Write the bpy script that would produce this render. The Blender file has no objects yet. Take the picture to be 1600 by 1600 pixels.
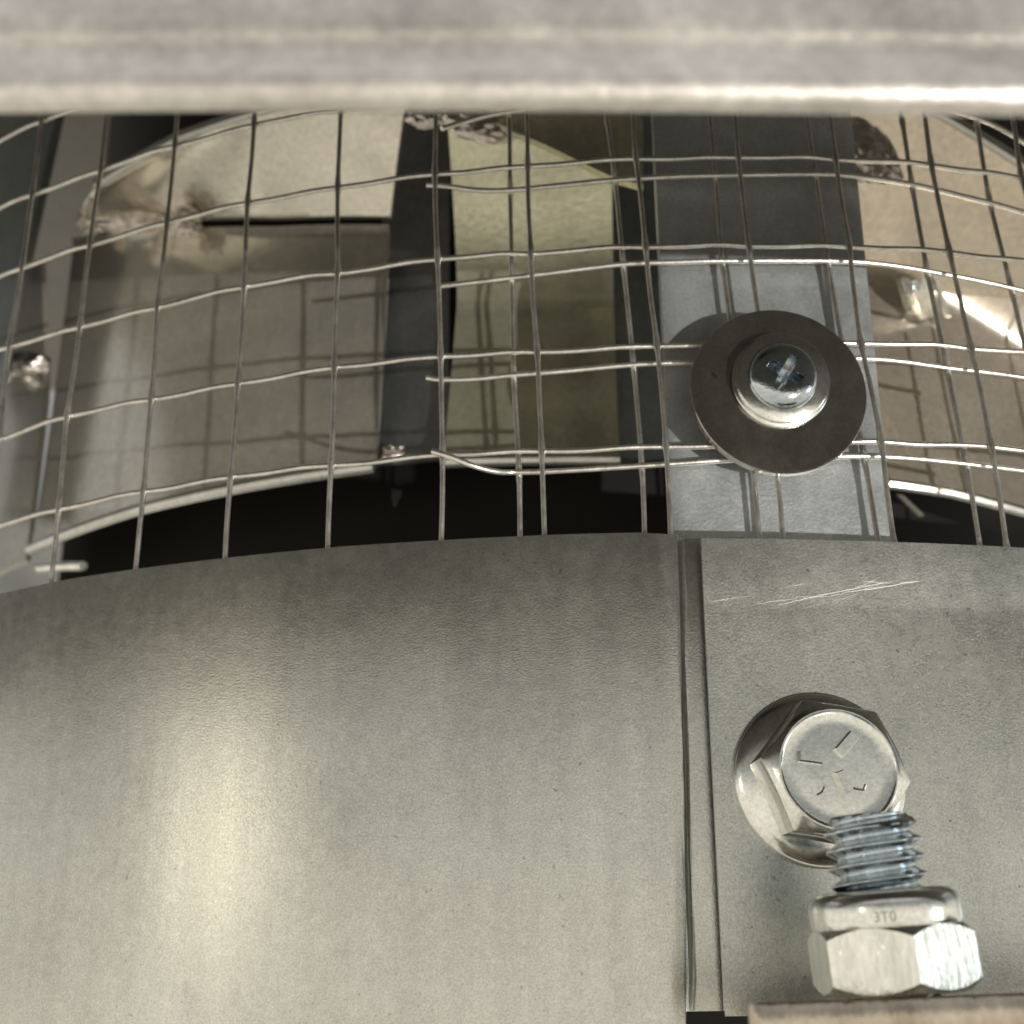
import bpy, bmesh, math, random
import numpy as np
from mathutils import Vector, Matrix, noise as mnoise

# ------------------------------------------------------------------ camera, world, lights, exposure
S = 0.001                       # everything below is written in millimetres
FPX, PITCH, ROLL = 1889.2, 0.33765, -0.01908      # lens in pixels of the 1600 px photograph
AX, AY = 23.5, 323.7            # vertical axis of the round ventilator
scene = bpy.context.scene
col = scene.collection
_F = np.array([0, math.cos(PITCH), math.sin(PITCH)])
_U = np.array([0, -math.sin(PITCH), math.cos(PITCH)])
_R = np.array([1.0, 0, 0])
_c, _s = math.cos(ROLL), math.sin(ROLL)
CR, CU = _c * _R + _s * _U, _c * _U - _s * _R

cam_d = bpy.data.cameras.new('camera')
cam = bpy.data.objects.new('camera', cam_d)
col.objects.link(cam)
scene.camera = cam
cam.matrix_world = Matrix(((CR[0], CU[0], -_F[0], 0), (CR[1], CU[1], -_F[1], 0), (CR[2], CU[2], -_F[2], 0), (0, 0, 0, 1)))
cam_d.sensor_width = 36.0
cam_d.lens = 36.0 * FPX / 1600.0
cam_d.clip_start, cam_d.clip_end = 0.002, 50.0
cam_d.dof.use_dof = True
cam_d.dof.focus_distance = 0.122
cam_d.dof.aperture_fstop = cam_d.lens / 1.25

world = bpy.data.worlds.new('World')
scene.world = world
world.use_nodes = True
wn, wl = world.node_tree.nodes, world.node_tree.links
wn.clear()
wo = wn.new('ShaderNodeOutputWorld')
wb = wn.new('ShaderNodeBackground')
wt = wn.new('ShaderNodeTexCoord')
wx = wn.new('ShaderNodeSeparateXYZ')
wm = wn.new('ShaderNodeMapRange')
wr = wn.new('ShaderNodeValToRGB')
wl.new(wt.outputs['Generated'], wx.inputs[0])
wl.new(wx.outputs['Z'], wm.inputs['Value'])
wm.inputs['From Min'].default_value, wm.inputs['From Max'].default_value = -1, 1
wl.new(wm.outputs['Result'], wr.inputs[0])
wl.new(wr.outputs[0], wb.inputs[0])
wl.new(wb.outputs[0], wo.inputs[0])
cr = wr.color_ramp
cr.elements[0].position, cr.elements[0].color = 0.0, (0.60, 0.56, 0.475, 1)
cr.elements[1].position, cr.elements[1].color = 1.0, (0.66, 0.65, 0.63, 1)
for p, c in ((0.36, (0.90, 0.83, 0.70, 1)), (0.50, (0.92, 0.86, 0.735, 1)), (0.55, (0.72, 0.69, 0.60, 1)), (0.585, (0.40, 0.40, 0.37, 1)), (0.63, (0.255, 0.265, 0.25, 1)), (0.68, (0.25, 0.255, 0.25, 1)), (0.76, (0.52, 0.505, 0.485, 1))):
    e = cr.elements.new(p)
    e.color = c
wb.inputs[1].default_value = 0.95

def look_at(o, loc, target):
    o.location = Vector(loc) * S
    o.rotation_euler = (Vector(target) - Vector(loc)).to_track_quat('-Z', 'Y').to_euler()

def area(name, loc, target, sx, sy, power, color):
    d = bpy.data.lights.new(name, 'AREA')
    d.shape, d.size, d.size_y = 'RECTANGLE', sx * S, sy * S
    d.energy, d.color = power, color
    o = bpy.data.objects.new(name, d)
    col.objects.link(o)
    look_at(o, loc, target)
    return o

# a warm window-like light far to the left, a cool one to the right
area('warm_lamp', (-860, -680, 105), (0, 130, 20), 40, 60, 0.20, (1.0, 0.87, 0.64))
area('cool_lamp', (1200, -380, -120), (30, 130, 20), 420, 380, 1.05, (0.74, 0.93, 1.0))
# spot lamp standing in for sunlight bounced up onto the screen from the lower right
sd = bpy.data.lights.new('bounced_sun_spot', 'SPOT')
sd.energy, sd.color = 64.0, (1.0, 0.97, 0.91)
sd.shadow_soft_size = 0.006
sd.spot_size, sd.spot_blend = math.radians(1.9), 0.12
so = bpy.data.objects.new('bounced_sun_spot', sd)
col.objects.link(so)
_az, _el = math.radians(30), math.radians(-23.4)
_t = Vector((28, 130, 57))
_L = Vector((math.sin(_az) * math.cos(_el), -math.cos(_az) * math.cos(_el), math.sin(_el)))
_X = (Vector((1, 0, 0)) - _L * _L.x).normalized()
_Y = _L.cross(_X)
_o = (_t + _L * 1500) * S
so.matrix_world = Matrix(((_X.x * 6, _Y.x, _L.x, _o.x), (_X.y * 6, _Y.y, _L.y, _o.y), (_X.z * 6, _Y.z, _L.z, _o.z), (0, 0, 0, 1)))

scene.view_settings.view_transform = 'Standard'
scene.view_settings.look = 'None'
scene.view_settings.exposure = 0.15
scene.view_settings.gamma = 1.0
scene.view_settings.use_curve_mapping = False
scene.render.engine = 'CYCLES'
scene.cycles.max_bounces = 7
scene.cycles.glossy_bounces = 5

# ------------------------------------------------------------------ geometry helpers
rng = random.Random(7)

def ray(px, py):
    return _F + (px - 800) / FPX * CR + (800 - py) / FPX * CU

def hit(px, py, r):
    d = ray(px, py)
    a = d[0] ** 2 + d[1] ** 2
    b = -(d[0] * AX + d[1] * AY)
    D = max(b * b - a * (AX * AX + AY * AY - r * r), 0.0)
    return d * ((-b - math.sqrt(D)) / a)

def hit_y(px, py, y):
    d = ray(px, py)
    return d * (y / d[1])

def cyl(px, py, r):
    p = hit(px, py, r)
    return math.atan2(p[0] - AX, AY - p[1]), p[2]

def at(th, r, z):
    return np.array([AX + r * math.sin(th), AY - r * math.cos(th), z])

def thing(name, label, cat, loc=(0, 0, 0), group=None):
    o = bpy.data.objects.new(name, None)
    o.empty_display_size = 0.01
    col.objects.link(o)
    o.location = Vector(loc) * S
    o['label'], o['category'] = label, cat
    if group:
        o['group'] = group
    return o

def obj(name, V, Fc, mat, parent=None, smooth=True, angle=38, label=None):
    base = Vector((0, 0, 0))
    p = parent
    while p is not None:
        base += p.location
        p = p.parent
    me = bpy.data.meshes.new(name)
    me.from_pydata([tuple(Vector(v) * S - base) for v in V], [], [tuple(f) for f in Fc])
    bm = bmesh.new()
    bm.from_mesh(me)
    bmesh.ops.recalc_face_normals(bm, faces=bm.faces)
    if smooth:
        lim = math.radians(angle)
        for f in bm.faces:
            f.smooth = True
        for e in bm.edges:
            if len(e.link_faces) == 2 and e.calc_face_angle(0) > lim:
                e.smooth = False
    bm.to_mesh(me)
    bm.free()
    me.materials.append(mat)
    o = bpy.data.objects.new(name, me)
    col.objects.link(o)
    o.parent = parent
    if label:
        o['label'] = label
    return o

def tag(o, label, cat, group=None):
    o['label'], o['category'] = label, cat
    if group:
        o['group'] = group
    return o

def spline(pts, n):
    P = [np.array(p, float) for p in pts]
    if len(P) == 2:
        P = [P[0], (P[0] + P[1]) / 2, P[1]]
    P = [2 * P[0] - P[1]] + P + [2 * P[-1] - P[-2]]
    out = []
    for i in range(1, len(P) - 2):
        p0, p1, p2, p3 = P[i - 1:i + 3]
        for k in range(n):
            t = k / n
            out.append(0.5 * ((2 * p1) + (-p0 + p2) * t + (2 * p0 - 5 * p1 + 4 * p2 - p3) * t * t + (-p0 + 3 * p1 - 3 * p2 + p3) * t ** 3))
    out.append(P[-2])
    return out

def tube(path, rad, seg=8):
    V, Fc = [], []
    n = len(path)
    prev = None
    for i, p in enumerate(path):
        t = path[min(i + 1, n - 1)] - path[max(i - 1, 0)]
        t = t / (np.linalg.norm(t) + 1e-12)
        if prev is None:
            ref = np.array([0, 0, 1.0]) if abs(t[2]) < 0.8 else np.array([1.0, 0, 0])
            a = np.cross(t, ref)
        else:
            a = prev - t * np.dot(prev, t)
        a = a / np.linalg.norm(a)
        prev = a
        b = np.cross(t, a)
        r = rad(i / (n - 1)) if callable(rad) else rad
        for k in range(seg):
            q = 2 * math.pi * k / seg
            V.append(p + r * (math.cos(q) * a + math.sin(q) * b))
    for i in range(n - 1):
        for k in range(seg):
            k2 = (k + 1) % seg
            Fc.append((i * seg + k, i * seg + k2, (i + 1) * seg + k2, (i + 1) * seg + k))
    Fc.append(tuple(range(seg - 1, -1, -1)))
    Fc.append(tuple((n - 1) * seg + k for k in range(seg)))
    return V, Fc

def slab(G, off):
    """closed slab from a grid of points G[i][j] and a function giving the back point"""
    nu, nv = len(G), len(G[0])
    V = [G[i][j] for i in range(nu) for j in range(nv)] + [off(G[i][j]) for i in range(nu) for j in range(nv)]
    N = nu * nv
    Fc = []
    I = lambda i, j: i * nv + j
    for i in range(nu - 1):
        for j in range(nv - 1):
            q = (I(i, j), I(i + 1, j), I(i + 1, j + 1), I(i, j + 1))
            Fc.append(q)
            Fc.append(tuple(N + k for k in q[::-1]))
    bd = [I(i, 0) for i in range(nu)] + [I(nu - 1, j) for j in range(1, nv)] + [I(i, nv - 1) for i in range(nu - 2, -1, -1)] + [I(0, j) for j in range(nv - 2, 0, -1)]
    for k in range(len(bd)):
        a, b = bd[k], bd[(k + 1) % len(bd)]
        Fc.append((a, b, N + b, N + a))
    return V, Fc

def inward(t):
    def f(p):
        d = np.array([AX - p[0], AY - p[1], 0.0])
        return p + d / np.linalg.norm(d) * t
    return f

def frame(n, up=(0, 0, 1)):
    n = np.array(n, float); n /= np.linalg.norm(n)
    x = np.cross(np.array(up, float), n); x /= np.linalg.norm(x)
    return x, np.cross(n, x), n

def placed(V, o, fr):
    x, y, n = fr
    return [o + v[0] * x + v[1] * y + v[2] * n for v in V]

def rings(prof, seg=96, rfun=None, close0=True, close1=True):
    """surface through rings (r, z); rfun(angle, r, ring index) may bend a ring"""
    V, Fc = [], []
    for i, (r, z) in enumerate(prof):
        for k in range(seg):
            q = 2 * math.pi * k / seg
            rr = rfun(q, r, i) if rfun else r
            V.append(np.array([rr * math.cos(q), rr * math.sin(q), z]))
    for i in range(len(prof) - 1):
        for k in range(seg):
            k2 = (k + 1) % seg
            Fc.append((i * seg + k, i * seg + k2, (i + 1) * seg + k2, (i + 1) * seg + k))
    if close0: Fc.append(tuple(range(seg - 1, -1, -1)))
    if close1: Fc.append(tuple((len(prof) - 1) * seg + k for k in range(seg)))
    return V, Fc

def box(x0, x1, y0, y1, z0, z1):
    V = [np.array([x, y, z], float) for x in (x0, x1) for y in (y0, y1) for z in (z0, z1)]
    return V, [(0, 1, 3, 2), (4, 6, 7, 5), (0, 4, 5, 1), (2, 3, 7, 6), (0, 2, 6, 4), (1, 5, 7, 3)]

def join(*parts):
    V, Fc = [], []
    for v, f in parts:
        n = len(V)
        V += list(v)
        Fc += [tuple(n + i for i in q) for q in f]
    return V, Fc

def blob(c, a, b, cc, amp, freq, seed, sub=4, fr=None):
    bm = bmesh.new()
    bmesh.ops.create_icosphere(bm, subdivisions=sub, radius=1)
    V = []
    for v in bm.verts:
        d = v.co.normalized()
        n = mnoise.noise(d * freq + Vector((seed * 7.1, seed * 3.3, 1))) + 0.5 * mnoise.noise(d * freq * 2.3 + Vector((seed, 2, 5)))
        d = d * (1 + amp * n)
        V.append(np.array([d.x * a, d.y * b, d.z * cc]))
    Fc = [tuple(v.index for v in f.verts) for f in bm.faces]
    bm.free()
    return placed(V, np.array(c), fr or (np.array([1, 0, 0.]), np.array([0, 1, 0.]), np.array([0, 0, 1.]))), Fc

# ------------------------------------------------------------------ materials
def metal(name, c1, c2, rough, rvar=0.08, grain=1400, bump=0.08, blotch=60, metallic=1.0, scratch=0.0, dirt=0.0, fine=3.0, speck=0.14, streak=0.0, stretch=(1, 1, 1)):
    m = bpy.data.materials.new(name)
    m.use_nodes = True
    nt = m.node_tree
    N, L = nt.nodes, nt.links
    bs = N['Principled BSDF']
    bs.inputs['Metallic'].default_value = metallic
    tc = N.new('ShaderNodeTexCoord')
    mp = N.new('ShaderNodeMapping')
    mp.inputs['Scale'].default_value = stretch
    L.new(tc.outputs['Object'], mp.inputs[0])
    def noi(scale, detail=3.0, rough=0.55, src=mp):
        n = N.new('ShaderNodeTexNoise')
        n.inputs['Scale'].default_value = scale
        n.inputs['Detail'].default_value = detail
        n.inputs['Roughness'].default_value = rough
        L.new(src.outputs[0], n.inputs['Vector'])
        return n
    def math_(op, a, b):
        n = N.new('ShaderNodeMath')
        n.operation = op
        for i, v in enumerate((a, b)):
            if isinstance(v, (int, float)): n.inputs[i].default_value = v
            else: L.new(v, n.inputs[i])
        return n.outputs[0]
    big = noi(blotch, 5.0, 0.62)
    mid = noi(grain * 0.16, 4.0)
    fin = noi(grain, fine, 0.6)
    fac = math_('ADD', math_('MULTIPLY', big.outputs[0], 0.65), math_('MULTIPLY', mid.outputs[0], 0.35))
    ra = N.new('ShaderNodeValToRGB')
    ra.color_ramp.elements[0].position, ra.color_ramp.elements[0].color = 0.36, (*c1, 1)
    ra.color_ramp.elements[1].position, ra.color_ramp.elements[1].color = 0.66, (*c2, 1)
    L.new(fac, ra.inputs[0])
    out = ra.outputs[0]
    gm = N.new('ShaderNodeMix')
    gm.data_type, gm.blend_type = 'RGBA', 'MULTIPLY'
    gm.inputs['Factor'].default_value = 1.0
    gr = N.new('ShaderNodeMapRange')
    gr.inputs['From Min'].default_value, gr.inputs['From Max'].default_value = 0.3, 0.7
    gr.inputs['To Min'].default_value, gr.inputs['To Max'].default_value = 1 - speck, 1 + .75 * speck
    L.new(fin.outputs[0], gr.inputs['Value'])
    L.new(out, gm.inputs['A'])
    L.new(gr.outputs[0], gm.inputs['B'])
    out = gm.outputs['Result']
    if streak > 0:
        km = N.new('ShaderNodeMapping')
        km.inputs['Scale'].default_value = (230, 230, 9)
        L.new(tc.outputs['Object'], km.inputs[0])
        kn = noi(1.0, 4.0, 0.65, km)
        kr = N.new('ShaderNodeMapRange')
        kr.inputs['From Min'].default_value, kr.inputs['From Max'].default_value = 0.3, 0.7
        kr.inputs['To Min'].default_value, kr.inputs['To Max'].default_value = 1 - streak, 1 + streak
        L.new(kn.outputs[0], kr.inputs['Value'])
        kx = N.new('ShaderNodeMix')
        kx.data_type, kx.blend_type = 'RGBA', 'MULTIPLY'
        kx.inputs['Factor'].default_value = 1.0
        L.new(out, kx.inputs['A'])
        L.new(kr.outputs[0], kx.inputs['B'])
        out = kx.outputs['Result']
    if dirt > 0:
        dn = noi(grain * 0.35, 2.0, 0.5)
        dr = N.new('ShaderNodeMapRange')
        dr.inputs['From Min'].default_value, dr.inputs['From Max'].default_value = 0.70, 0.76
        L.new(dn.outputs[0], dr.inputs['Value'])
        dm = N.new('ShaderNodeMix')
        dm.data_type = 'RGBA'
        L.new(math_('MULTIPLY', dr.outputs[0], dirt), dm.inputs['Factor'])
        L.new(out, dm.inputs['A'])
        dm.inputs['B'].default_value = (0.06, 0.05, 0.04, 1)
        out = dm.outputs['Result']
    L.new(out, bs.inputs['Base Color'])
    rr = N.new('ShaderNodeMapRange')
    rr.inputs['From Min'].default_value, rr.inputs['From Max'].default_value = 0.3, 0.7
    rr.inputs['To Min'].default_value, rr.inputs['To Max'].default_value = max(rough - rvar, 0.03), rough + rvar
    L.new(fac, rr.inputs['Value'])
    L.new(rr.outputs[0], bs.inputs['Roughness'])
    h = math_('ADD', math_('MULTIPLY', fin.outputs[0], 0.85), math_('MULTIPLY', mid.outputs[0], 0.15))
    if scratch > 0:
        sm = N.new('ShaderNodeMapping')
        sm.inputs['Scale'].default_value = (260, 260, 9000)
        sm.inputs['Rotation'].default_value = (0, 0.22, 0)
        L.new(tc.outputs['Object'], sm.inputs[0])
        sn = noi(1.0, 2.0, 0.5, sm)
        h = math_('ADD', h, math_('MULTIPLY', sn.outputs[0], scratch))
    bp = N.new('ShaderNodeBump')
    bp.inputs['Strength'].default_value = bump
    bp.inputs['Distance'].default_value = 0.0004
    L.new(h, bp.inputs['Height'])
    L.new(bp.outputs[0], bs.inputs['Normal'])
    return m

GALV = metal('galvanised_sheet', (0.50, 0.505, 0.475), (0.66, 0.665, 0.63), 0.235, 0.04, 4800, 0.065, 45, dirt=0.4, speck=0.20, streak=.07, metallic=.96)
GALV_R = metal('galvanised_sheet_pitted', (0.50, 0.515, 0.49), (0.66, 0.675, 0.645), 0.28, 0.05, 4200, 0.085, 60, dirt=0.6, speck=0.22, streak=.07, metallic=.90)
STRAPM = metal('galvanised_strap', (0.45, 0.475, 0.485), (0.60, 0.625, 0.635), 0.46, 0.06, 2600, 0.15, 90, metallic=0.75)
CAPM = metal('galvanised_cap', (0.62, 0.585, 0.555), (0.86, 0.825, 0.79), 0.43, 0.08, 900, 0.30, 130)
WIREM = metal('galvanised_wire', (0.64, 0.62, 0.575), (0.82, 0.80, 0.75), 0.33, 0.06, 2500, 0.12, 400, metallic=.95)
ZINC = metal('zinc_plate', (0.70, 0.71, 0.68), (0.88, 0.89, 0.86), 0.17, 0.05, 2600, 0.03, 300, dirt=0.5)
ZINCB = metal('bright_blue_zinc', (0.46, 0.52, 0.57), (0.68, 0.74, 0.79), 0.09, 0.05, 2600, 0.08, 300)
ZINCW = metal('worn_zinc', (0.70, 0.71, 0.68), (0.92, 0.93, 0.89), 0.20, 0.08, 2200, 0.30, 350, dirt=0.7, stretch=(1, 1, 0.25))
UNDERD = metal('darkened_underside', (0.11, 0.108, 0.098), (0.17, 0.165, 0.15), 0.6, 0.1, 300, 0.2, 60, metallic=0.0)  # shade put into the colour, so the metal below mirrors dark
WASH = metal('dark_washer_steel', (0.36, 0.34, 0.31), (0.43, 0.41, 0.375), 0.18, 0.05, 2200, 0.06, 180, dirt=0.5, metallic=.95)
PLATEM = metal('cut_steel_plate', (0.44, 0.38, 0.31), (0.68, 0.61, 0.52), 0.30, 0.08, 1600, 0.5, 260, stretch=(1, 1, 0.3))
DRUM = metal('drum_sheet', (0.72, 0.685, 0.60), (0.86, 0.82, 0.725), 0.18, 0.04, 1100, 0.05, 40, metallic=.80)
DRUMY = metal('drum_sheet_yellowed', (0.66, 0.645, 0.49), (0.79, 0.775, 0.60), 0.20, 0.04, 1100, 0.06, 40, metallic=.80)
DRUMW = metal('drum_sheet_tan', (0.74, 0.65, 0.54), (0.87, 0.775, 0.655), 0.26, 0.05, 1100, 0.07, 40, metallic=.80)
DRUMD = metal('drum_sheet_shaded', (0.36, 0.385, 0.41), (0.48, 0.495, 0.51), 0.40, 0.05, 1100, 0.14, 60)  # darker copy of the drum sheet; recess shade is put into the colour
WELD = metal('weld_metal', (0.58, 0.52, 0.48), (0.86, 0.80, 0.75), 0.36, 0.1, 900, 0.8, 700)
DARK = metal('shade_black', (0.004, 0.0035, 0.003), (0.008, 0.007, 0.006), 0.6, 0.1, 300, 0.2, 60, metallic=0.0)  # near-black stands in for shade: interior wall and mirrored slats
BARE = metal('bare_scratch', (0.80, 0.80, 0.78), (0.9, 0.9, 0.88), 0.55, 0.05, 2000, 0.1, 200, metallic=0.2)
STRAPD = metal('shaded_strap', (0.13, 0.142, 0.14), (0.19, 0.205, 0.20), 0.5, 0.06, 2000, 0.1, 90, metallic=0.6)  # shaded copy of the strap metal; the cap's shade is put into the colour
INK = metal('stamped_mark', (0.33, 0.32, 0.29), (0.44, 0.42, 0.39), 0.45, 0.05, 1500, 0.1, 200, metallic=0.6)

# ------------------------------------------------------------------ dark duct behind everything, near-black to stand in for the unlit interior
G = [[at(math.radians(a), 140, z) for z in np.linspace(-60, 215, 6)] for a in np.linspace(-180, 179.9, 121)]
tag(obj('shade_backdrop', *slab(G, inward(2)), DARK), 'black duct wall standing in for the shade behind the inner drum', 'backdrop')

# ------------------------------------------------------------------ outer band: two overlapping sheets
RB = 199.0
def lerp(a, b, t): return a + (b - a) * t
def edge_z(px_pts, r):
    T = sorted(cyl(x, y, r) for x, y in px_pts)
    th, z = [t[0] for t in T], [t[1] for t in T]
    return lambda q: float(np.interp(q, th, z))
ZB = -34.0
zl = edge_z([(0, 928), (100, 906), (220, 888), (360, 871), (520, 855), (690, 844), (850, 836), (1000, 832), (1045, 835)], RB)
tl_top, z0_ = cyl(1066, 838, RB); tl_bot, z1_ = cyl(1085, 1582, RB)
def seam_th(z, a=(tl_top, z0_), b=(tl_bot, z1_)): return lerp(a[0], b[0], (z - a[1]) / (b[1] - a[1]))
band = thing('sheet_metal_band', 'large grey galvanised curved sheet below the wire screen, left of the seam', 'sheet metal', (AX, AY - RB, ZB))
def left_sheet():
    Gd = []
    vs = [0, .1, .2, .3, .4, .5, .6, .7, .8, .9, .97, .99, 1.0]
    us = [math.radians(a) for a in np.linspace(-120, -6, 90)]
    for t in us:
        Gd.append([at(t, RB, lerp(ZB, zl(t), v)) for v in vs])
    # towards the seam: the sheet rolls inwards (joggle) and runs under the right-hand sheet
    for s in 1 - (1 - np.linspace(0, 1, 90)[1:]) ** 1.6:
        rowp = []
        for v in vs:
            z = lerp(ZB, zl(tl_top) - (0.5 if s > .8 else 0), v)
            ts = seam_th(z)
            if s > .45 and (lerp(math.radians(-6), ts + 0.036, s) - ts) * RB > -.75:
                z = max(z, z1_ + .3 * v)
            t = lerp(math.radians(-6), ts + 0.036, s)
            a = (t - ts) * RB          # mm past the seam line
            k = min(max((a + .55) / .8, 0), 1)
            k = k * k * (3 - 2 * k)
            r = RB - 1.5 * k + 0.10 * math.exp(-((a + 1.9) / 0.8) ** 2) - .25 * min(max((a + 2.4) / 2.2, 0), 1)
            rowp.append(at(t, r, min(z, zl(t)) if v < 1 else zl(t)))
        Gd.append(rowp)
    return Gd
obj('sheet', *slab(left_sheet(), inward(0.7)), GALV, band)

tr_top, zr0 = cyl(1095, 842, RB + .5); tr_bot, zr1 = cyl(1133, 1588, RB + .5)
zr = edge_z([(1095, 842), (1250, 844), (1400, 848), (1500, 852), (1600, 857), (1800, 880)], RB + .5)
zrb = zr1
rsheet = thing('overlapping_sheet', 'pitted galvanised sheet right of the seam, behind the flange bolt', 'sheet metal', (AX, AY - RB, zrb))
Gr = []
for s in list(np.linspace(0, 1, 60)):
    row = []
    for v in [0, .01, .05, .2, .35, .5, .65, .8, .835, .845, .855, .9, .97, .99, 1]:
        ta = lerp(tr_bot, tr_top, v)
        t = lerp(ta, math.radians(100), s ** 1.6)
        ztop = zr(t)
        row.append(at(t, RB + 0.55 + (max(0, v - .845) / .155) * .20, lerp(zrb, ztop, v)))
    Gr.append(row)
obj('sheet', *slab(Gr, inward(0.8)), GALV_R, rsheet)
# scratches along the top of the right-hand sheet
SCR = [(1250, 938, 1415, 903, .045), (1215, 946, 1300, 925, .035), (1330, 925, 1440, 907, .05), (1340, 908, 1400, 912, .03), (1375, 902, 1330, 922, .03), (1105, 934, 1430, 930, .022),
       (1180, 944, 1260, 932, .025), (1290, 932, 1380, 915, .03), (1110, 940, 1150, 934, .03), (1400, 912, 1450, 906, .025), (1300, 940, 1345, 926, .022), (1225, 918, 1262, 911, .02)]
for x0, y0, x1, y1, rad in SCR:
    pts = []
    for t in np.linspace(0, 1, 13):
        pts.append(hit(lerp(x0, x1, t), lerp(y0, y1, t) + rng.uniform(-.9, .9), RB + 0.56 + .20 * max(0, (933 - lerp(y0, y1, t)) / 88) + rng.uniform(-.01, .012)))
    obj('scratch', *tube(pts, lambda t, q=rad: q * math.sin(math.pi * min(max(t, .06), .94)) ** .5, 5), BARE, rsheet)

# ------------------------------------------------------------------ storm cap rim across the top (close to the lens)
YC = 54.0
capc = np.array([30.0, YC + 1400.0])
def cap_pt(a, d, z):
    r = 1400.0 - d
    x = capc[0] + r * math.sin(a)
    tilt = -0.043 * x                        # falls slightly to the right
    return np.array([x, capc[1] - r * math.cos(a), z + tilt])
zb = float(hit_y(800, 178, YC)[2]) + 1.45
k_ = 0.69
prof = [(1.6, 3.6), (2.3, 3.2), (2.6, 2.4), (2.4, 1.2), (1.9, .35), (1.2, .05), (.6, .35), (.15, 1.0), (.02, 1.9),
        (.18, 2.9), (.45, 3.7), (.72, 4.4), (.82, 5.0), (.76, 5.6), (.5, 6.4), (.3, 6.9), (.25, 8.0), (.2, 9.2), (.2, 10.4), (.2, 14)]
prof = [(d * k_, zb + z * k_) for d, z in prof] + [(.3, zb + 30), (.5, zb + 80), (1, zb + 130), (4, zb + 150), (60, zb + 165), (200, zb + 180), (420, zb + 190)]
Gc = [[cap_pt(a, d, z) for d, z in prof] for a in np.linspace(-0.26, 0.26, 81)]
capo = thing('storm_cap', 'blurred bright rolled rim of the storm cap across the top', 'vent cap', (30, YC, zb))
obj('rim', *slab(Gc, lambda p: p + np.array([0, 0.5, 0.1])), CAPM, capo, angle=60)
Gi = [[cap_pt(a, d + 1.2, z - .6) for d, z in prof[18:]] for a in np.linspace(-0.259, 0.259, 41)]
obj('underside', *slab(Gi, lambda p: p + np.array([0, 0.4, -0.1])), UNDERD, capo, angle=60)

# ------------------------------------------------------------------ inner drum behind the screen
RD = 165.0
drum = thing('inner_drum', 'tan and grey sheet metal inner drum behind the wire screen', 'drum', (AX, AY - RD, 60))
def panel(name, bot, top, mat, r0=RD, prof=None, nu=28, nv=26, thick=0.9, hem=True):
    pf = lambda u, v: prof(u, v, 0) if prof else 0
    lb, lt = max(len(bot) - 1, 1), max(len(top) - 1, 1)
    B = [cyl(x, y, r0 + pf(i / lb, 0)) for i, (x, y) in enumerate(bot)]; T = [cyl(x, y, r0 + pf(i / lt, 1)) for i, (x, y) in enumerate(top)]
    fu = lambda A, u: (float(np.interp(u, np.linspace(0, 1, len(A)), [a[0] for a in A])), float(np.interp(u, np.linspace(0, 1, len(A)), [a[1] for a in A])))
    Gp = []
    for u in np.linspace(0, 1, nu):
        b, t = fu(B, u), fu(T, u)
        row = []
        for v in np.linspace(0, 1, nv):
            th, z = lerp(b[0], t[0], v), lerp(b[1], t[1], v)
            row.append(at(th, r0 + (prof(u, v, z) if prof else 0), z))
        Gp.append(row)
    return obj(name, *slab(Gp, inward(thick)), mat, drum), Gp
def lean(v, c, w, k):
    # sheet leans out by k mm over its height, except for a flatter diagonal crease of half-width w round c
    q = min(max((v - (c - w)) / (2 * w), 0), 1)
    return k * (v - 2 * w * 1.25 * q * q * (3 - 2 * q))
# lower and upper half of the left panel, with the open slot between them
p1, g1 = panel('panel', [(48, 856), (220, 793), (400, 754), (585, 726)], [(112, 372), (250, 360), (430, 354), (607, 351)], DRUM, nv=60, nu=44, prof=lambda u, v, z: .5 * max(0, (v - .975) / .025) + .8 * (1 - v) ** 6 + lean(v, .95 - .47 * u, .085, 0.0))
p2, g2 = panel('panel', [(122, 352), (250, 344), (430, 340), (610, 338)], [(150, 292), (280, 218), (400, 178), (640, 120)], DRUM, prof=lambda u, v, z: 1.0 + 14.0 * v)
obj('top_hem', *tube([g[-1] + np.array([0, -.3, .3]) for g in g2], 0.85, 8), GALV, drum)
obj('bottom_hem', *tube([g[0] + np.array([0, -.2, -.4]) for g in g1], 0.95, 8), GALV, drum)
# side of the drum turning away at the far left
tA, zA = cyl(52, 700, RD)
Gs = [[at(tA - lerp(.005, 1.4, s), 163.5 + 9 * max(0, (v - .55)) , lerp(cyl(48, 856, RD)[1] - 1, 122, v)) for v in np.linspace(0, 1, 20)] for s in np.linspace(0, 1, 30)]
obj('side_panel', *slab(Gs, inward(.9)), DRUM, drum)
# recess between left and middle panel
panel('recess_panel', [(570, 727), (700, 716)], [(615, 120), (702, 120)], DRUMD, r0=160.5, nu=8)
p3, g3 = panel('panel', [(692, 719), (800, 716), (880, 715), (968, 715)], [(694, 120), (780, 120), (860, 118), (955, 118)], DRUMY, nv=60, nu=40, prof=lambda u, v, z: 40.0 * max(0, v - .47) ** 1.35 + .8 * (1 - v) ** 8 + lean(v, .64 - .34 * u, .09, 0.0))
obj('bottom_hem', *tube([g[0] + np.array([0, -.2, -.4]) for g in g3], 0.85, 8), GALV, drum)
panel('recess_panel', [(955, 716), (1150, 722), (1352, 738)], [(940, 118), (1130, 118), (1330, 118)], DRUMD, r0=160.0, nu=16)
p4, g4 = panel('panel', [(1385, 752), (1480, 766), (1600, 797), (1760, 850)], [(1318, 150), (1440, 165), (1600, 262), (1760, 390)], DRUMW, prof=lambda u, v, z: 48.0 * max(0, v - .66) ** 1.02 + .8 * (1 - v) ** 8)
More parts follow.
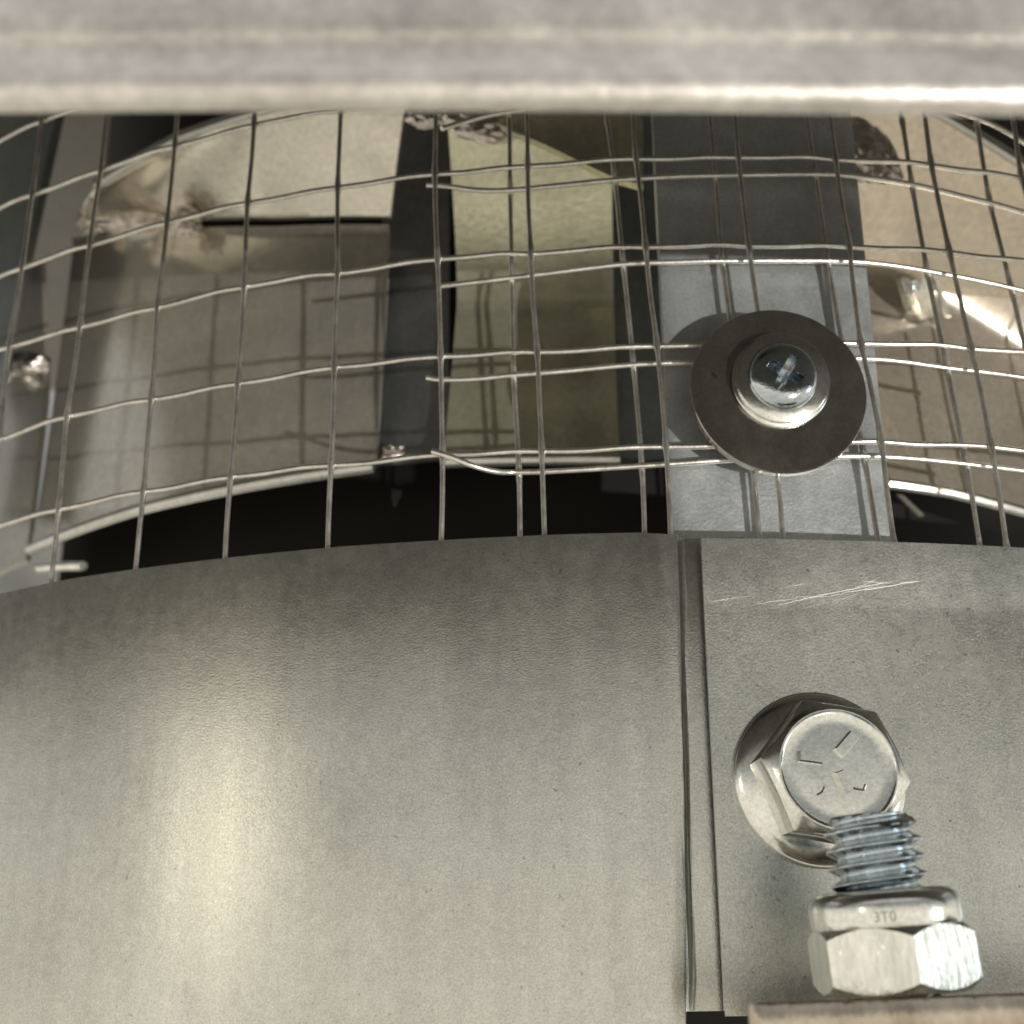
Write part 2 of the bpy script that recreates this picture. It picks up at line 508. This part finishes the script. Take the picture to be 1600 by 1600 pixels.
obj('top_hem', *tube([g[-1] + np.array([0, -.3, .3]) for g in g4], 0.85, 8), GALV, drum)
obj('bottom_hem', *tube([g[0] + np.array([0, -.2, -.4]) for g in g4], 0.8, 8), GALV, drum)
# flap over the upper right of the middle panel
panel('flap', [(800, 205), (850, 225), (905, 252), (955, 276), (1005, 290)], [(798, 130), (850, 130), (905, 130), (955, 130), (1005, 130)], DRUMY, r0=185.0, nu=16, nv=10, thick=1.4)
fr0 = (np.array([1, 0, 0.]), np.array([0, 0, 1.]), np.array([0, -1., 0]))
def wb(px, py, r, a, b, c, seed, amp=.35, freq=2.6, rot=0):
    cs, sn = math.cos(rot), math.sin(rot)
    f2 = (cs * fr0[0] + sn * fr0[1], -sn * fr0[0] + cs * fr0[1], fr0[2])
    return blob(hit(px, py, r), a, b, c, amp, freq, seed, 4, f2)
obj('weld_bead', *join(wb(212, 347, RD + 3.5, 8.4, 1.9, 1.9, 1, .22, 6.5), wb(140, 345, RD + 3.6, 2.1, 2.5, 1.8, 2, .3, 4), wb(288, 345, RD + 3.6, 2.7, 2.7, 2.2, 3, .3, 4)), WELD, drum)
obj('weld_bead', *join(wb(40, 568, RD + 2, 4.4, 2.2, 1.8, 4, .25), wb(8, 575, RD + 2, 1.8, 3.4, 1.4, 5, .25)), WELD, drum)
obj('weld_bead', *join(wb(745, 196, RD + 16, 5.0, 2.4, 1.8, 6, .22, 3.6, -.35), wb(668, 183, RD + 13, 3.0, 1.8, 1.4, 7, .25)), WELD, drum)
obj('weld_bead', *join(wb(1350, 235, RD + 14, 3.2, 5.6, 2.0, 8, .22, 3.6, .3), wb(1378, 240, RD + 14, 1.8, 4.6, 1.8, 9, .22, 3.6, .35)), WELD, drum)
obj('weld_bead', *wb(615, 708, RD, 1.5, 1.1, 1.0, 10, .5), WELD, drum)
# small folded clip on the right panel
cp = []
for (x, y, dr) in [(1402, 430, 2.5), (1412, 432, 4.0), (1424, 438, 4.2), (1440, 436, 4.2), (1450, 430, 3.0)]:
    cp.append((x, y, dr))
Gk = []
for x, y, dr in cp:
    Gk.append([hit(x, y, RD + 3 + dr), hit(x + 6, y + 22, RD + 2 + dr), hit(x + 17, y + 58, RD + 1.4)])
obj('clip', *slab(Gk, inward(.6)), ZINCW, drum)
Gk2 = [[hit(x, y, RD + 6), hit(x + 12, y + 30, RD + 4), hit(x + 24, y + 66, RD + 2)] for x, y in ((1455, 425), (1462, 428))]
obj('clip', *slab(Gk2, inward(.6)), ZINCW, drum)
# bits of bare metal that glint in the dark gap
obj('tab', *slab([[hit(612, 765, 152), hit(614, 792, 152)], [hit(628, 767, 152), hit(618, 790, 152)]], inward(.5)), ZINCW, drum)
obj('pin', *tube(spline([hit(62, 888, 163), hit(95, 885, 163), hit(130, 884, 163)], 4), 0.8, 8), ZINCW, drum)
obj('tab', *slab([[hit(1402, 772, 158), hit(1436, 806, 158)], [hit(1412, 774, 158), hit(1446, 806, 158)]], inward(.5)), DRUM, drum)

# slats added out of view under the cap, to show as dark slanting bands mirrored in the drum sheets
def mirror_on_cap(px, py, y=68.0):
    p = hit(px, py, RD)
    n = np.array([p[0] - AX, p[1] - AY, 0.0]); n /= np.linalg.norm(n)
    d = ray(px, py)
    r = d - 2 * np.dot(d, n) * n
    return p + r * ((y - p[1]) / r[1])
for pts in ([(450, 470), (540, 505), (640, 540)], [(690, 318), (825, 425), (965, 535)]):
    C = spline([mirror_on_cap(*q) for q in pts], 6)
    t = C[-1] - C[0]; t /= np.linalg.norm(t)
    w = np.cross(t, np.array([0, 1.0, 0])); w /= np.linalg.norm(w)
    obj('mirror_slat', *slab([[c - w * 17, c, c + w * 17] for c in C], lambda p: p + np.array([0, 1.5, 0])), DARK, capo)

# ------------------------------------------------------------------ straps
def strap(name, label, L, R, r, mat, group):
    """L, R: photo outline points (top, bottom) unprojected on a flat vertical face"""
    P = [hit(*L[0], r), hit(*R[0], r), hit(*L[1], r), hit(*R[1], r)]
    tl, tr, bl, br = P
    up_l, up_r = (tl - bl), (tr - br)
    tl, tr = tl + up_l * .9, tr + up_r * .9
    bl, br = bl - up_l * .12, br - up_r * .12
    n = np.cross(br - bl, tl - bl); n /= np.linalg.norm(n)
    if n[1] > 0: n = -n
    o = thing(name, label, 'strap', tuple((bl + br) / 2), group)
    Gq = []
    for u in [0, .02, .06, .2, .4, .5, .6, .8, .94, .98, 1]:
        e = -0.25 * (1 if u in (0, 1) else (.35 if u in (.02, .98) else 0))
        Gq.append([lerp(lerp(bl, br, u), lerp(tl, tr, u), v) + n * e for v in np.linspace(0, 1, 12)])
    obj('bar', *slab(Gq, lambda p: p - n * 1.6), mat, o)
    return o, n
sp, sn = strap('flat_strap', 'flat grey steel strap behind the screen, carrying the cross-head screw', [(1022, 210), (1052, 830)], [(1334, 210), (1397, 840)], 193.6, STRAPM, 'straps')
strap('flat_strap', 'shade-darkened grey strap behind the screen at the far upper left', [(-190, 230), (-250, 700)], [(74, 230), (-30, 700)], 176.0, STRAPD, 'straps')

# ------------------------------------------------------------------ wire screens
RA, RBM, WR = 196.6, 195.4, 0.34
TH0, Z0, RM = -0.100, 78.06, 196.465
traceA = {2: {-1: (55, 303), 0: (162, 265), 1: (277, 228), 2: (400, 195), 3: (535, 172)},
          3: {-1: (40, 417), 0: (145, 382), 1: (265, 347), 2: (390, 317), 3: (530, 293), 4: (681, 272), 5: (825, 260), 6: (993, 248), 7: (1152, 246), 8: (1303, 249), 9: (1452, 258), 10: (1592, 278)},
          4: {-1: (20, 541), 0: (130, 510), 1: (250, 480), 2: (385, 448), 3: (530, 427), 4: (685, 405), 5: (830, 397), 6: (1008, 386), 7: (1168, 384), 8: (1324, 385), 9: (1480, 394), 10: (1630, 412)},
          5: {-1: (4, 686), 0: (110, 650), 1: (240, 624), 2: (375, 599), 3: (525, 574), 4: (690, 557), 5: (840, 550), 6: (1026, 541), 7: (1190, 537), 8: (1343, 537), 9: (1514, 545), 10: (1668, 560)},
          6: {-1: (-20, 826), 0: (97, 795), 1: (228, 768), 2: (364, 745), 3: (520, 727), 4: (693, 710), 5: (847, 705), 6: (1040, 698), 7: (1208, 695), 8: (1374, 690), 9: (1545, 698), 10: (1705, 714)}}
def model_node(c, r):
    return TH0 + (c - 5) * 12.7 / RM, Z0 - (r - 4) * 12.7
def nodeA(c, r):
    if r in traceA and c in traceA[r]:
        return cyl(*traceA[r][c], RA)
    # neighbour residual keeps the wires smooth where nothing is traced
    best = None
    for r2 in traceA:
        for c2 in traceA[r2]:
            d = abs(r2 - r) + abs(c2 - c)
            if best is None or d < best[0]: best = (d, r2, c2)
    _, r2, c2 = best
    m, m2 = model_node(c, r), model_node(c2, r2)
    t2 = cyl(*traceA[r2][c2], RA)
    k = 0.8
    return m[0] + k * (t2[0] - m2[0]), m[1] + k * (t2[1] - m2[1])
scrA = thing('wire_screen', 'welded square wire screen spanning the whole opening, uncut at the left', 'wire screen', (AX, AY - RA, 30), 'wire screens')
CA, RWA = range(-5, 14), range(0, 8)
nd = {(c, r): nodeA(c, r) for c in CA for r in RWA}
for r in RWA:
    pts = []
    for c in CA:
        th, z = nd[(c, r)]
        pts.append(at(th, RA, z))
        if (c + 1, r) in nd:
            th2, z2 = nd[(c + 1, r)]
            w = rng.uniform(-.14, .14)
            pts.append(at(lerp(th, th2, .33), RA + .1, lerp(z, z2, .33) - .10 + w))
            pts.append(at(lerp(th, th2, .7), RA + .1, lerp(z, z2, .7) + .10 + w))
    obj('horizontal_wire', *tube(spline(pts, 4), WR, 10), WIREM, scrA)
for c in CA:
    pts = [at(nd[(c, r)][0], RA + .5, nd[(c, r)][1]) for r in RWA]
    pts.append(at(lerp(nd[(c, 7)][0], nd[(c, 6)][0], -.5), RA + .5, nd[(c, 7)][1] - 6))
    q = [pts[0]]
    for a, b in zip(pts[:-1], pts[1:]):
        q += [lerp(a, b, .5) + np.array([rng.uniform(-.1, .1), 0, 0]), b]
    npt = len(q) * 4 - 4
    obj('vertical_wire', *tube(spline(q, 4), lambda t, n_=npt: WR * (.86 + .42 * max(0, 1 - abs(((t * n_ + 4) % 8) - 4) / 1.1)), 10), WIREM, scrA)

scrB = thing('wire_screen', 'second piece of square wire screen with cut wire ends, doubled over behind the first', 'wire screen', (AX + 20, AY - RBM, 30), 'wire screens')
rowsB = {2: [(690, 201), (740, 186), (795, 174), (950, 150), (1110, 140), (1262, 142), (1408, 152), (1520, 182), (1600, 222), (1750, 320)],
         3: [(667, 289), (700, 291), (745, 297), (797, 297), (880, 289), (962, 281), (1050, 276), (1118, 274), (1274, 272), (1340, 276), (1425, 288), (1510, 308), (1600, 332), (1750, 385)],
         4: [(690, 447), (740, 441), (800, 434), (880, 424), (974, 413), (1050, 410), (1128, 408), (1296, 408), (1370, 412), (1450, 424), (1580, 450), (1750, 495)],
         5: [(667, 590), (690, 593), (740, 592), (803, 586), (880, 580), (990, 570), (1085, 566), (1160, 563), (1320, 560), (1400, 564), (1480, 575), (1600, 590), (1760, 622)],
         6: [(675, 705), (705, 714), (740, 728), (775, 737), (805, 738), (870, 736), (1003, 728), (1090, 722), (1174, 717), (1300, 714), (1350, 713), (1420, 716), (1510, 725), (1640, 742), (1790, 772)],
         7: [(700, 888), (812, 880), (1006, 868), (1190, 858), (1370, 862), (1530, 872), (1700, 890)]}
for r, pp in rowsB.items():
    pts = [hit(x, y, RBM) for x, y in pp]
    if r == 6:
        pts[0] = hit(675, 705, RA + 2.2); pts[1] = hit(705, 714, RA + 2.0); pts[2] = hit(740, 728, RA + 1.4); pts[3] = hit(775, 737, RBM + 1.2)
    if r == 2:
        pts[0] = hit(690, 201, RA + 1.2)
    obj('horizontal_wire', *tube(spline(pts, 5), WR, 10), WIREM, scrB)
colsB = [[(793, 130), (796, 190), (797, 297), (800, 435), (803, 587), (811, 738), (813, 860)],
         [(938, 130), (949, 190), (961, 281), (974, 413), (990, 570), (1003, 728), (1008, 860)],
         [(1104, 130), (1110, 190), (1118, 274), (1129, 408), (1150, 563), (1174, 717), (1190, 870)],
         [(1254, 130), (1262, 190), (1274, 272), (1294, 408), (1320, 560), (1350, 713), (1376, 870)],
         [(1398, 130), (1410, 190), (1425, 288), (1449, 424), (1480, 575), (1510, 725), (1535, 880)],
         [(1515, 130), (1526, 190), (1546, 312), (1580, 450), (1612, 592), (1645, 742), (1672, 890)],
         [(1640, 130), (1655, 200), (1680, 350), (1712, 480), (1745, 620), (1775, 770), (1800, 900)]]
for pp in colsB:
    pts = [hit(x, y, RBM - .55) for x, y in pp]
    npt = (len(pts) - 1) * 6
    obj('vertical_wire', *tube(spline(pts, 6), lambda t, n_=npt: WR * (.86 + .35 * max(0, 1 - abs(((t * n_ + 3) % 6) - 3) / 1.1)), 10), WIREM, scrB)

# ------------------------------------------------------------------ fender washer and cross-head screw on the strap
wn_ = np.array([math.sin(.04), -math.cos(.04), -0.03]); wn_ /= np.linalg.norm(wn_)
wc = hit(1217, 609, RA + 2.2)
frw = frame(wn_)
fw = thing('fender_washer', 'large dark round fender washer clamping the wire screen', 'washer', tuple(wc))
obj('disc', *(lambda a: (placed(a[0], wc, frw), a[1]))(rings([(3.0, -1.1), (9.95, -1.1), (10.08, -.95), (10.08, -.12), (9.98, 0), (9.7, .03), (3.0, .03), (3.0, -1.1)], 128, close0=False, close1=False)), WASH, fw)
sc = thing('cross_head_screw', 'shiny cross-recess pan head screw on stacked washers', 'screw', tuple(wc + wn_ * .1))
frs = frame(wn_ + np.array([0.0, 0, -0.10]))
c1 = wc + wn_ * .10 + frs[1] * .95 + frs[0] * .15
obj('flat_washer', *(lambda a: (placed(a[0], c1, frs), a[1]))(rings([(2.6, 0), (5.45, 0), (5.6, .1), (5.6, .55), (5.45, .65), (2.6, .65), (2.6, 0)], 96, None, False, False)), ZINC, sc)
c2 = c1 + wn_ * .68
def lockr(q, r, i): return r
obj('lock_washer', *(lambda a: (placed(a[0], c2, frs), a[1]))(rings([(2.6, 0), (5.1, 0), (5.3, .12), (5.3, .6), (5.1, .72), (2.6, .72), (2.6, 0)], 96, None, False, False)), ZINC, sc)
c3 = c2 + wn_ * .72
def screw_head():
    V, Fc = [], []
    nr, seg, R0, H = 80, 220, 3.95, 1.45
    ang = math.radians(60)
    for i in range(nr + 1):
        t = i / nr
        rr = R0 * t
        for k in range(seg):
            q = 2 * math.pi * k / seg
            x, y = rr * math.cos(q), rr * math.sin(q)
            z = H * (1 - (t ** 3.6)) ** .55 if t < 1 else 0
            xr, yr = x * math.cos(ang) + y * math.sin(ang), -x * math.sin(ang) + y * math.cos(ang)
            def arm(a, b):
                w = .64 - .12 * abs(a) / 2
                l = 2.2
                e = min((w - abs(b)) / .12, (l - abs(a)) / .15)
                return min(max(e, 0), 1)
            d = max(arm(xr, yr), arm(yr, xr))
            fl = H - 3.6 - (.8 if math.hypot(x, y) < .8 else 0)
            V.append(np.array([x, y, z + d * (fl - z)]))
    for i in range(nr):
        for k in range(seg):
            k2 = (k + 1) % seg
            Fc.append((i * seg + k, i * seg + k2, (i + 1) * seg + k2, (i + 1) * seg + k))
    n = len(V)
    for k in range(seg):
        v = V[nr * seg + k]
        V.append(np.array([v[0], v[1], -.1]))
    for k in range(seg):
        k2 = (k + 1) % seg
        Fc.append((nr * seg + k, nr * seg + k2, n + k2, n + k))
    return V, Fc
hv, hf = screw_head()
obj('head', placed(hv, c3, frs), hf, ZINCB, sc, angle=50)
obj('shank', *(lambda a: (placed(a[0], wc, frs), a[1]))(rings([(2.1, -9), (2.1, -4), (2.1, -2.9)], 24)), ZINC, sc)

# ------------------------------------------------------------------ flange bolt on the right-hand sheet
def hexr(af, rot, soft=0.0):
    def f(q):
        a = (q - rot + math.pi / 6) % (math.pi / 3) - math.pi / 6      # 0 = corner
        b = math.pi / 6 - abs(a)
        return (af / 2) / math.cos(b)
    return f
bc = hit(1279, 1217, RB + .55)
thb = math.atan2(bc[0] - AX, AY - bc[1])
bn = np.array([math.sin(thb + .02), -math.cos(thb + .02), 0.02]); bn /= np.linalg.norm(bn)
frb = frame(bn)
fb = thing('flange_bolt', 'zinc hex flange bolt with three radial marks, facing out of the sheet', 'bolt', tuple(bc))
P = lambda a, o, fr: (placed(a[0], o, fr), a[1])
obj('flange', *P(rings([(3, -.3), (8.55, -.3), (8.75, .0), (8.75, .45), (8.5, .78), (7.6, 1.15), (6.2, 1.6), (3, 1.7)], 128), bc, frb), ZINC, fb)
hx = hexr(12.7, math.radians(350))
Hh = 6.9
hp = [(9, .9), (9, 5.2), (9, 5.35), (7.30, 5.5), (7.0, 5.9), (6.6, 6.3), (6.2, 6.62), (5.95, 6.78), (5.8, 6.86), (5.62, 6.86), (5.5, 6.78), (5.3, 6.74), (3, 6.76), (.5, 6.78)]
def hexring(q, r, i):
    h = hx(q)
    lim = {0: 9, 1: 9, 2: 9}.get(i, r)
    return min(h * (0.998 if i < 3 else 1), lim) if i < 8 else r
# vertical facets end on the cone of the chamfer: walls follow the corner curve
def hexhead():
    seg = 144
    V, Fc = [], []
    rows = []
    for k in range(seg):
        q = 2 * math.pi * k / seg
        h = hx(q)
        ztop = 6.55 - (h - 6.05) * 0.62                       # where the 30 degree chamfer meets the flat
        colp = [(h, .9), (h, ztop - .12), (h - .05, ztop)]
        for t in (.25, .5, .75):
            colp.append((lerp(h - .05, 5.85, t), lerp(ztop, 6.72, t) + .05 * math.sin(math.pi * t)))
        colp += [(5.85, 6.74), (5.74, 6.80), (5.60, 6.80), (5.46, 6.70), (5.3, 6.64), (4.2, 6.66), (2.5, 6.69), (.6, 6.70)]
        for r, z in colp:
            V.append(np.array([r * math.cos(q), r * math.sin(q), z]))
        m = len(colp)
    for k in range(seg):
        k2 = (k + 1) % seg
        for j in range(m - 1):
            Fc.append((k * m + j, k2 * m + j, k2 * m + j + 1, k * m + j + 1))
    Fc.append(tuple(k * m + m - 1 for k in range(seg)))
    return V, Fc
hhd = obj('hex_head', *P(hexhead(), bc, frb), ZINC, fb, angle=25)
# raised grade marks, placed on the head face
fo = bc + bn * 6.64
def on_face(px, py):
    d = ray(px, py)
    t = np.dot(fo, bn) / np.dot(d, bn)
    return d * t
def bar(p, q, w, h):
    a, b = on_face(*p), on_face(*q)
    ux = (b - a); L = np.linalg.norm(ux); ux /= L
    uy = np.cross(bn, ux)
    V, Fc = [], []
    for zz, k in ((-.1, 0), (h * .55, 0), (h, .10)):
        for x, y in ((k, -w / 2 + k), (L - k, -w / 2 + k), (L - k, w / 2 - k), (k, w / 2 - k)):
            V.append(a + ux * x + uy * y + bn * zz)
    for i in (0, 1):
        for k in range(4):
            Fc.append((i * 4 + k, i * 4 + (k + 1) % 4, i * 4 + 4 + (k + 1) % 4, i * 4 + 4 + k))
    Fc += [(3, 2, 1, 0), (8, 9, 10, 11)]
    return V, Fc
obj('radial_mark', *bar((1246, 1182), (1283, 1187), 1.0, .8), ZINC, hhd, smooth=False)
obj('radial_mark', *bar((1309, 1177), (1333, 1149), 1.1, .8), ZINC, hhd, smooth=False)
obj('radial_mark', *bar((1308, 1206), (1325, 1243), 1.0, .8), ZINC, hhd, smooth=False)
obj('maker_mark', *join(bar((1333, 1232), (1349, 1235), .22, .25), bar((1349, 1235), (1352, 1226), .22, .25)), ZINC, hhd, smooth=False)
obj('maker_mark', *tube(spline([on_face(1276, 1242) , on_face(1284, 1237), on_face(1288, 1229)], 4), .10, 6), ZINC, hhd)

# ------------------------------------------------------------------ steel plate with upright bolt and lock nut
YB = 106.0
nb, tp = hit_y(1402, 1551, YB), hit_y(1357, 1273, YB)
ba = tp - nb; BL = float(np.linalg.norm(ba)); ba /= BL
xb = np.cross(np.array([0, 1., 0]), ba); xb = xb / np.linalg.norm(xb)
if xb[0] < 0: xb = -xb
frv = (xb, np.cross(ba, xb), ba)                          # x right, y away, z along the bolt
YP0 = 97.6
plt_ = thing('steel_plate', 'brown-tinted edge of a flat steel plate under the lock nut', 'plate', tuple(nb - ba * 2.2))
pl, pr = hit_y(1166, 1568, YP0), hit_y(1600, 1551, YP0)
ux = (pr - pl); ux /= np.linalg.norm(ux)
uyv = pl / np.linalg.norm(pl) + np.array([.03, 0, 0.0]); uyv[2] = pr[2] / pr[1] * uyv[1] - .004; uyv /= np.linalg.norm(uyv)
un = np.cross(ux, uyv); un /= np.linalg.norm(un)
outl = []
Wp, Dp, rc = 60.0, 22.0, 1.3
for cx, cy, a0 in ((rc, rc, 180), (Wp - rc, rc, 270), (Wp - rc, Dp - rc, 0), (rc, Dp - rc, 90)):
    for a in np.linspace(a0, a0 + 90, 7):
        outl.append((cx + rc * math.cos(math.radians(a)), cy + rc * math.sin(math.radians(a))))
o0 = pl
V, Fc = [], []
lev = [(-2.25, .18), (-2.1, 0.03), (-1.2, 0), (-.18, 0.03), (0, .2)]
for z, ins in lev:
    for x, y in outl:
        xi = min(max(x, ins), Wp - ins); yi = min(max(y, ins), Dp - ins)
        V.append(o0 + ux * xi + uyv * yi + un * z)
n = len(outl)
for i in range(len(lev) - 1):
    for k in range(n):
        Fc.append((i * n + k, i * n + (k + 1) % n, (i + 1) * n + (k + 1) % n, (i + 1) * n + k))
Fc += [tuple(range(n - 1, -1, -1)), tuple((len(lev) - 1) * n + k for k in range(n))]
obj('flat_bar', V, Fc, PLATEM, plt_, angle=50)

bolt = thing('threaded_bolt', 'bright blue-grey threaded bolt end standing up through the lock nut', 'bolt', tuple(nb - ba * 8))
PIT, RO, RI = 1.41, 3.98, 3.12
def thread():
    zs = np.arange(-7.0, BL + .001, PIT / 18)
    seg = 96
    V, Fc = [], []
    for z in zs:
        for k in range(seg):
            q = 2 * math.pi * k / seg
            p = (z / PIT - k / seg) % 1.0
            h = abs(p - .5) * 2                                  # 0 at crest
            h = min(max((h - .12) / .70, 0), 1)
            r = RO - (RO - RI) * h
            top = BL - z
            if top < 1.2: r = min(r, 3.25 + top * .62)
            V.append(np.array([r * math.cos(q), r * math.sin(q), z]))
    m = len(zs)
    for i in range(m - 1):
        for k in range(seg):
            k2 = (k + 1) % seg
            Fc.append((i * seg + k, i * seg + k2, (i + 1) * seg + k2, (i + 1) * seg + k))
    Fc += [tuple(range(seg - 1, -1, -1)), tuple((m - 1) * seg + k for k in range(seg))]
    return V, Fc
obj('thread', *P(thread(), nb, frv), ZINCB, bolt, angle=60)
obj('bolt_head', *P(rings([(3, -7.4), (9, -7.4), (9, -2.6), (3, -2.55)], 60, lambda q, r, i: min(r, hexr(12.7, .3)(q)) if r > 5 else r), nb, frv), ZINC, bolt, angle=25)

nut = thing('lock_nut', 'hex lock nut with rounded collar seated on the plate', 'nut', tuple(nb))
hn = hexr(11.9, math.radians(-30))
def nutbody():
    seg = 144
    V, Fc = [], []
    for k in range(seg):
        q = 2 * math.pi * k / seg
        h = hn(q)
        e = (h - 5.95)
        zt, zb_ = 5.2 - e * .8, .12 + e * .8
        colp = [(4.2, .02), (5.8, .02), (h - .06, zb_), (h, zb_ + .1), (h, (zb_ + zt) / 2), (h, zt - .12), (h - .08, zt), (5.85, 5.3), (5.3, 5.4)]
        for r, z in colp: V.append(np.array([r * math.cos(q), r * math.sin(q), z]))
        m = len(colp)
    for k in range(seg):
        k2 = (k + 1) % seg
        for j in range(m - 1): Fc.append((k * m + j, k2 * m + j, k2 * m + j + 1, k * m + j + 1))
    return V, Fc
obj('hex_body', *P(nutbody(), nb, frv), ZINCW, nut, angle=25)
obj('collar', *P(rings([(5.5, 4.9), (6.05, 5.15), (6.15, 5.4), (6.15, 6.7), (6.05, 7.2), (5.8, 7.6), (5.3, 7.9), (4.8, 8.0), (4.1, 8.02), (4.02, 7.8), (4.02, 7.2)], 96, close0=False, close1=False), nb, frv), ZINC, nut)
# stamped characters on the collar
fc = bpy.data.curves.new('stamp', 'FONT')
fc.body, fc.size, fc.extrude, fc.align_x = '3T0', 1.1, 0.02, 'CENTER'
fo_ = bpy.data.objects.new('stamp_tmp', fc)
col.objects.link(fo_)
dg = bpy.context.evaluated_depsgraph_get()
tm = fo_.evaluated_get(dg).to_mesh()
tv = [np.array(v.co) for v in tm.vertices]
tf = [tuple(p.vertices) for p in tm.polygons]
bpy.data.objects.remove(fo_)
TV = []
for v in tv:
    a = -math.pi / 2 - .28 + v[0] / 6.15
    TV.append(np.array([(6.15 + v[2] + .01) * math.cos(a), (6.15 + v[2] + .01) * math.sin(a), 5.55 + v[1]]))
obj('stamped_letters', placed(TV, nb, frv), tf, INK, nut, smooth=False)
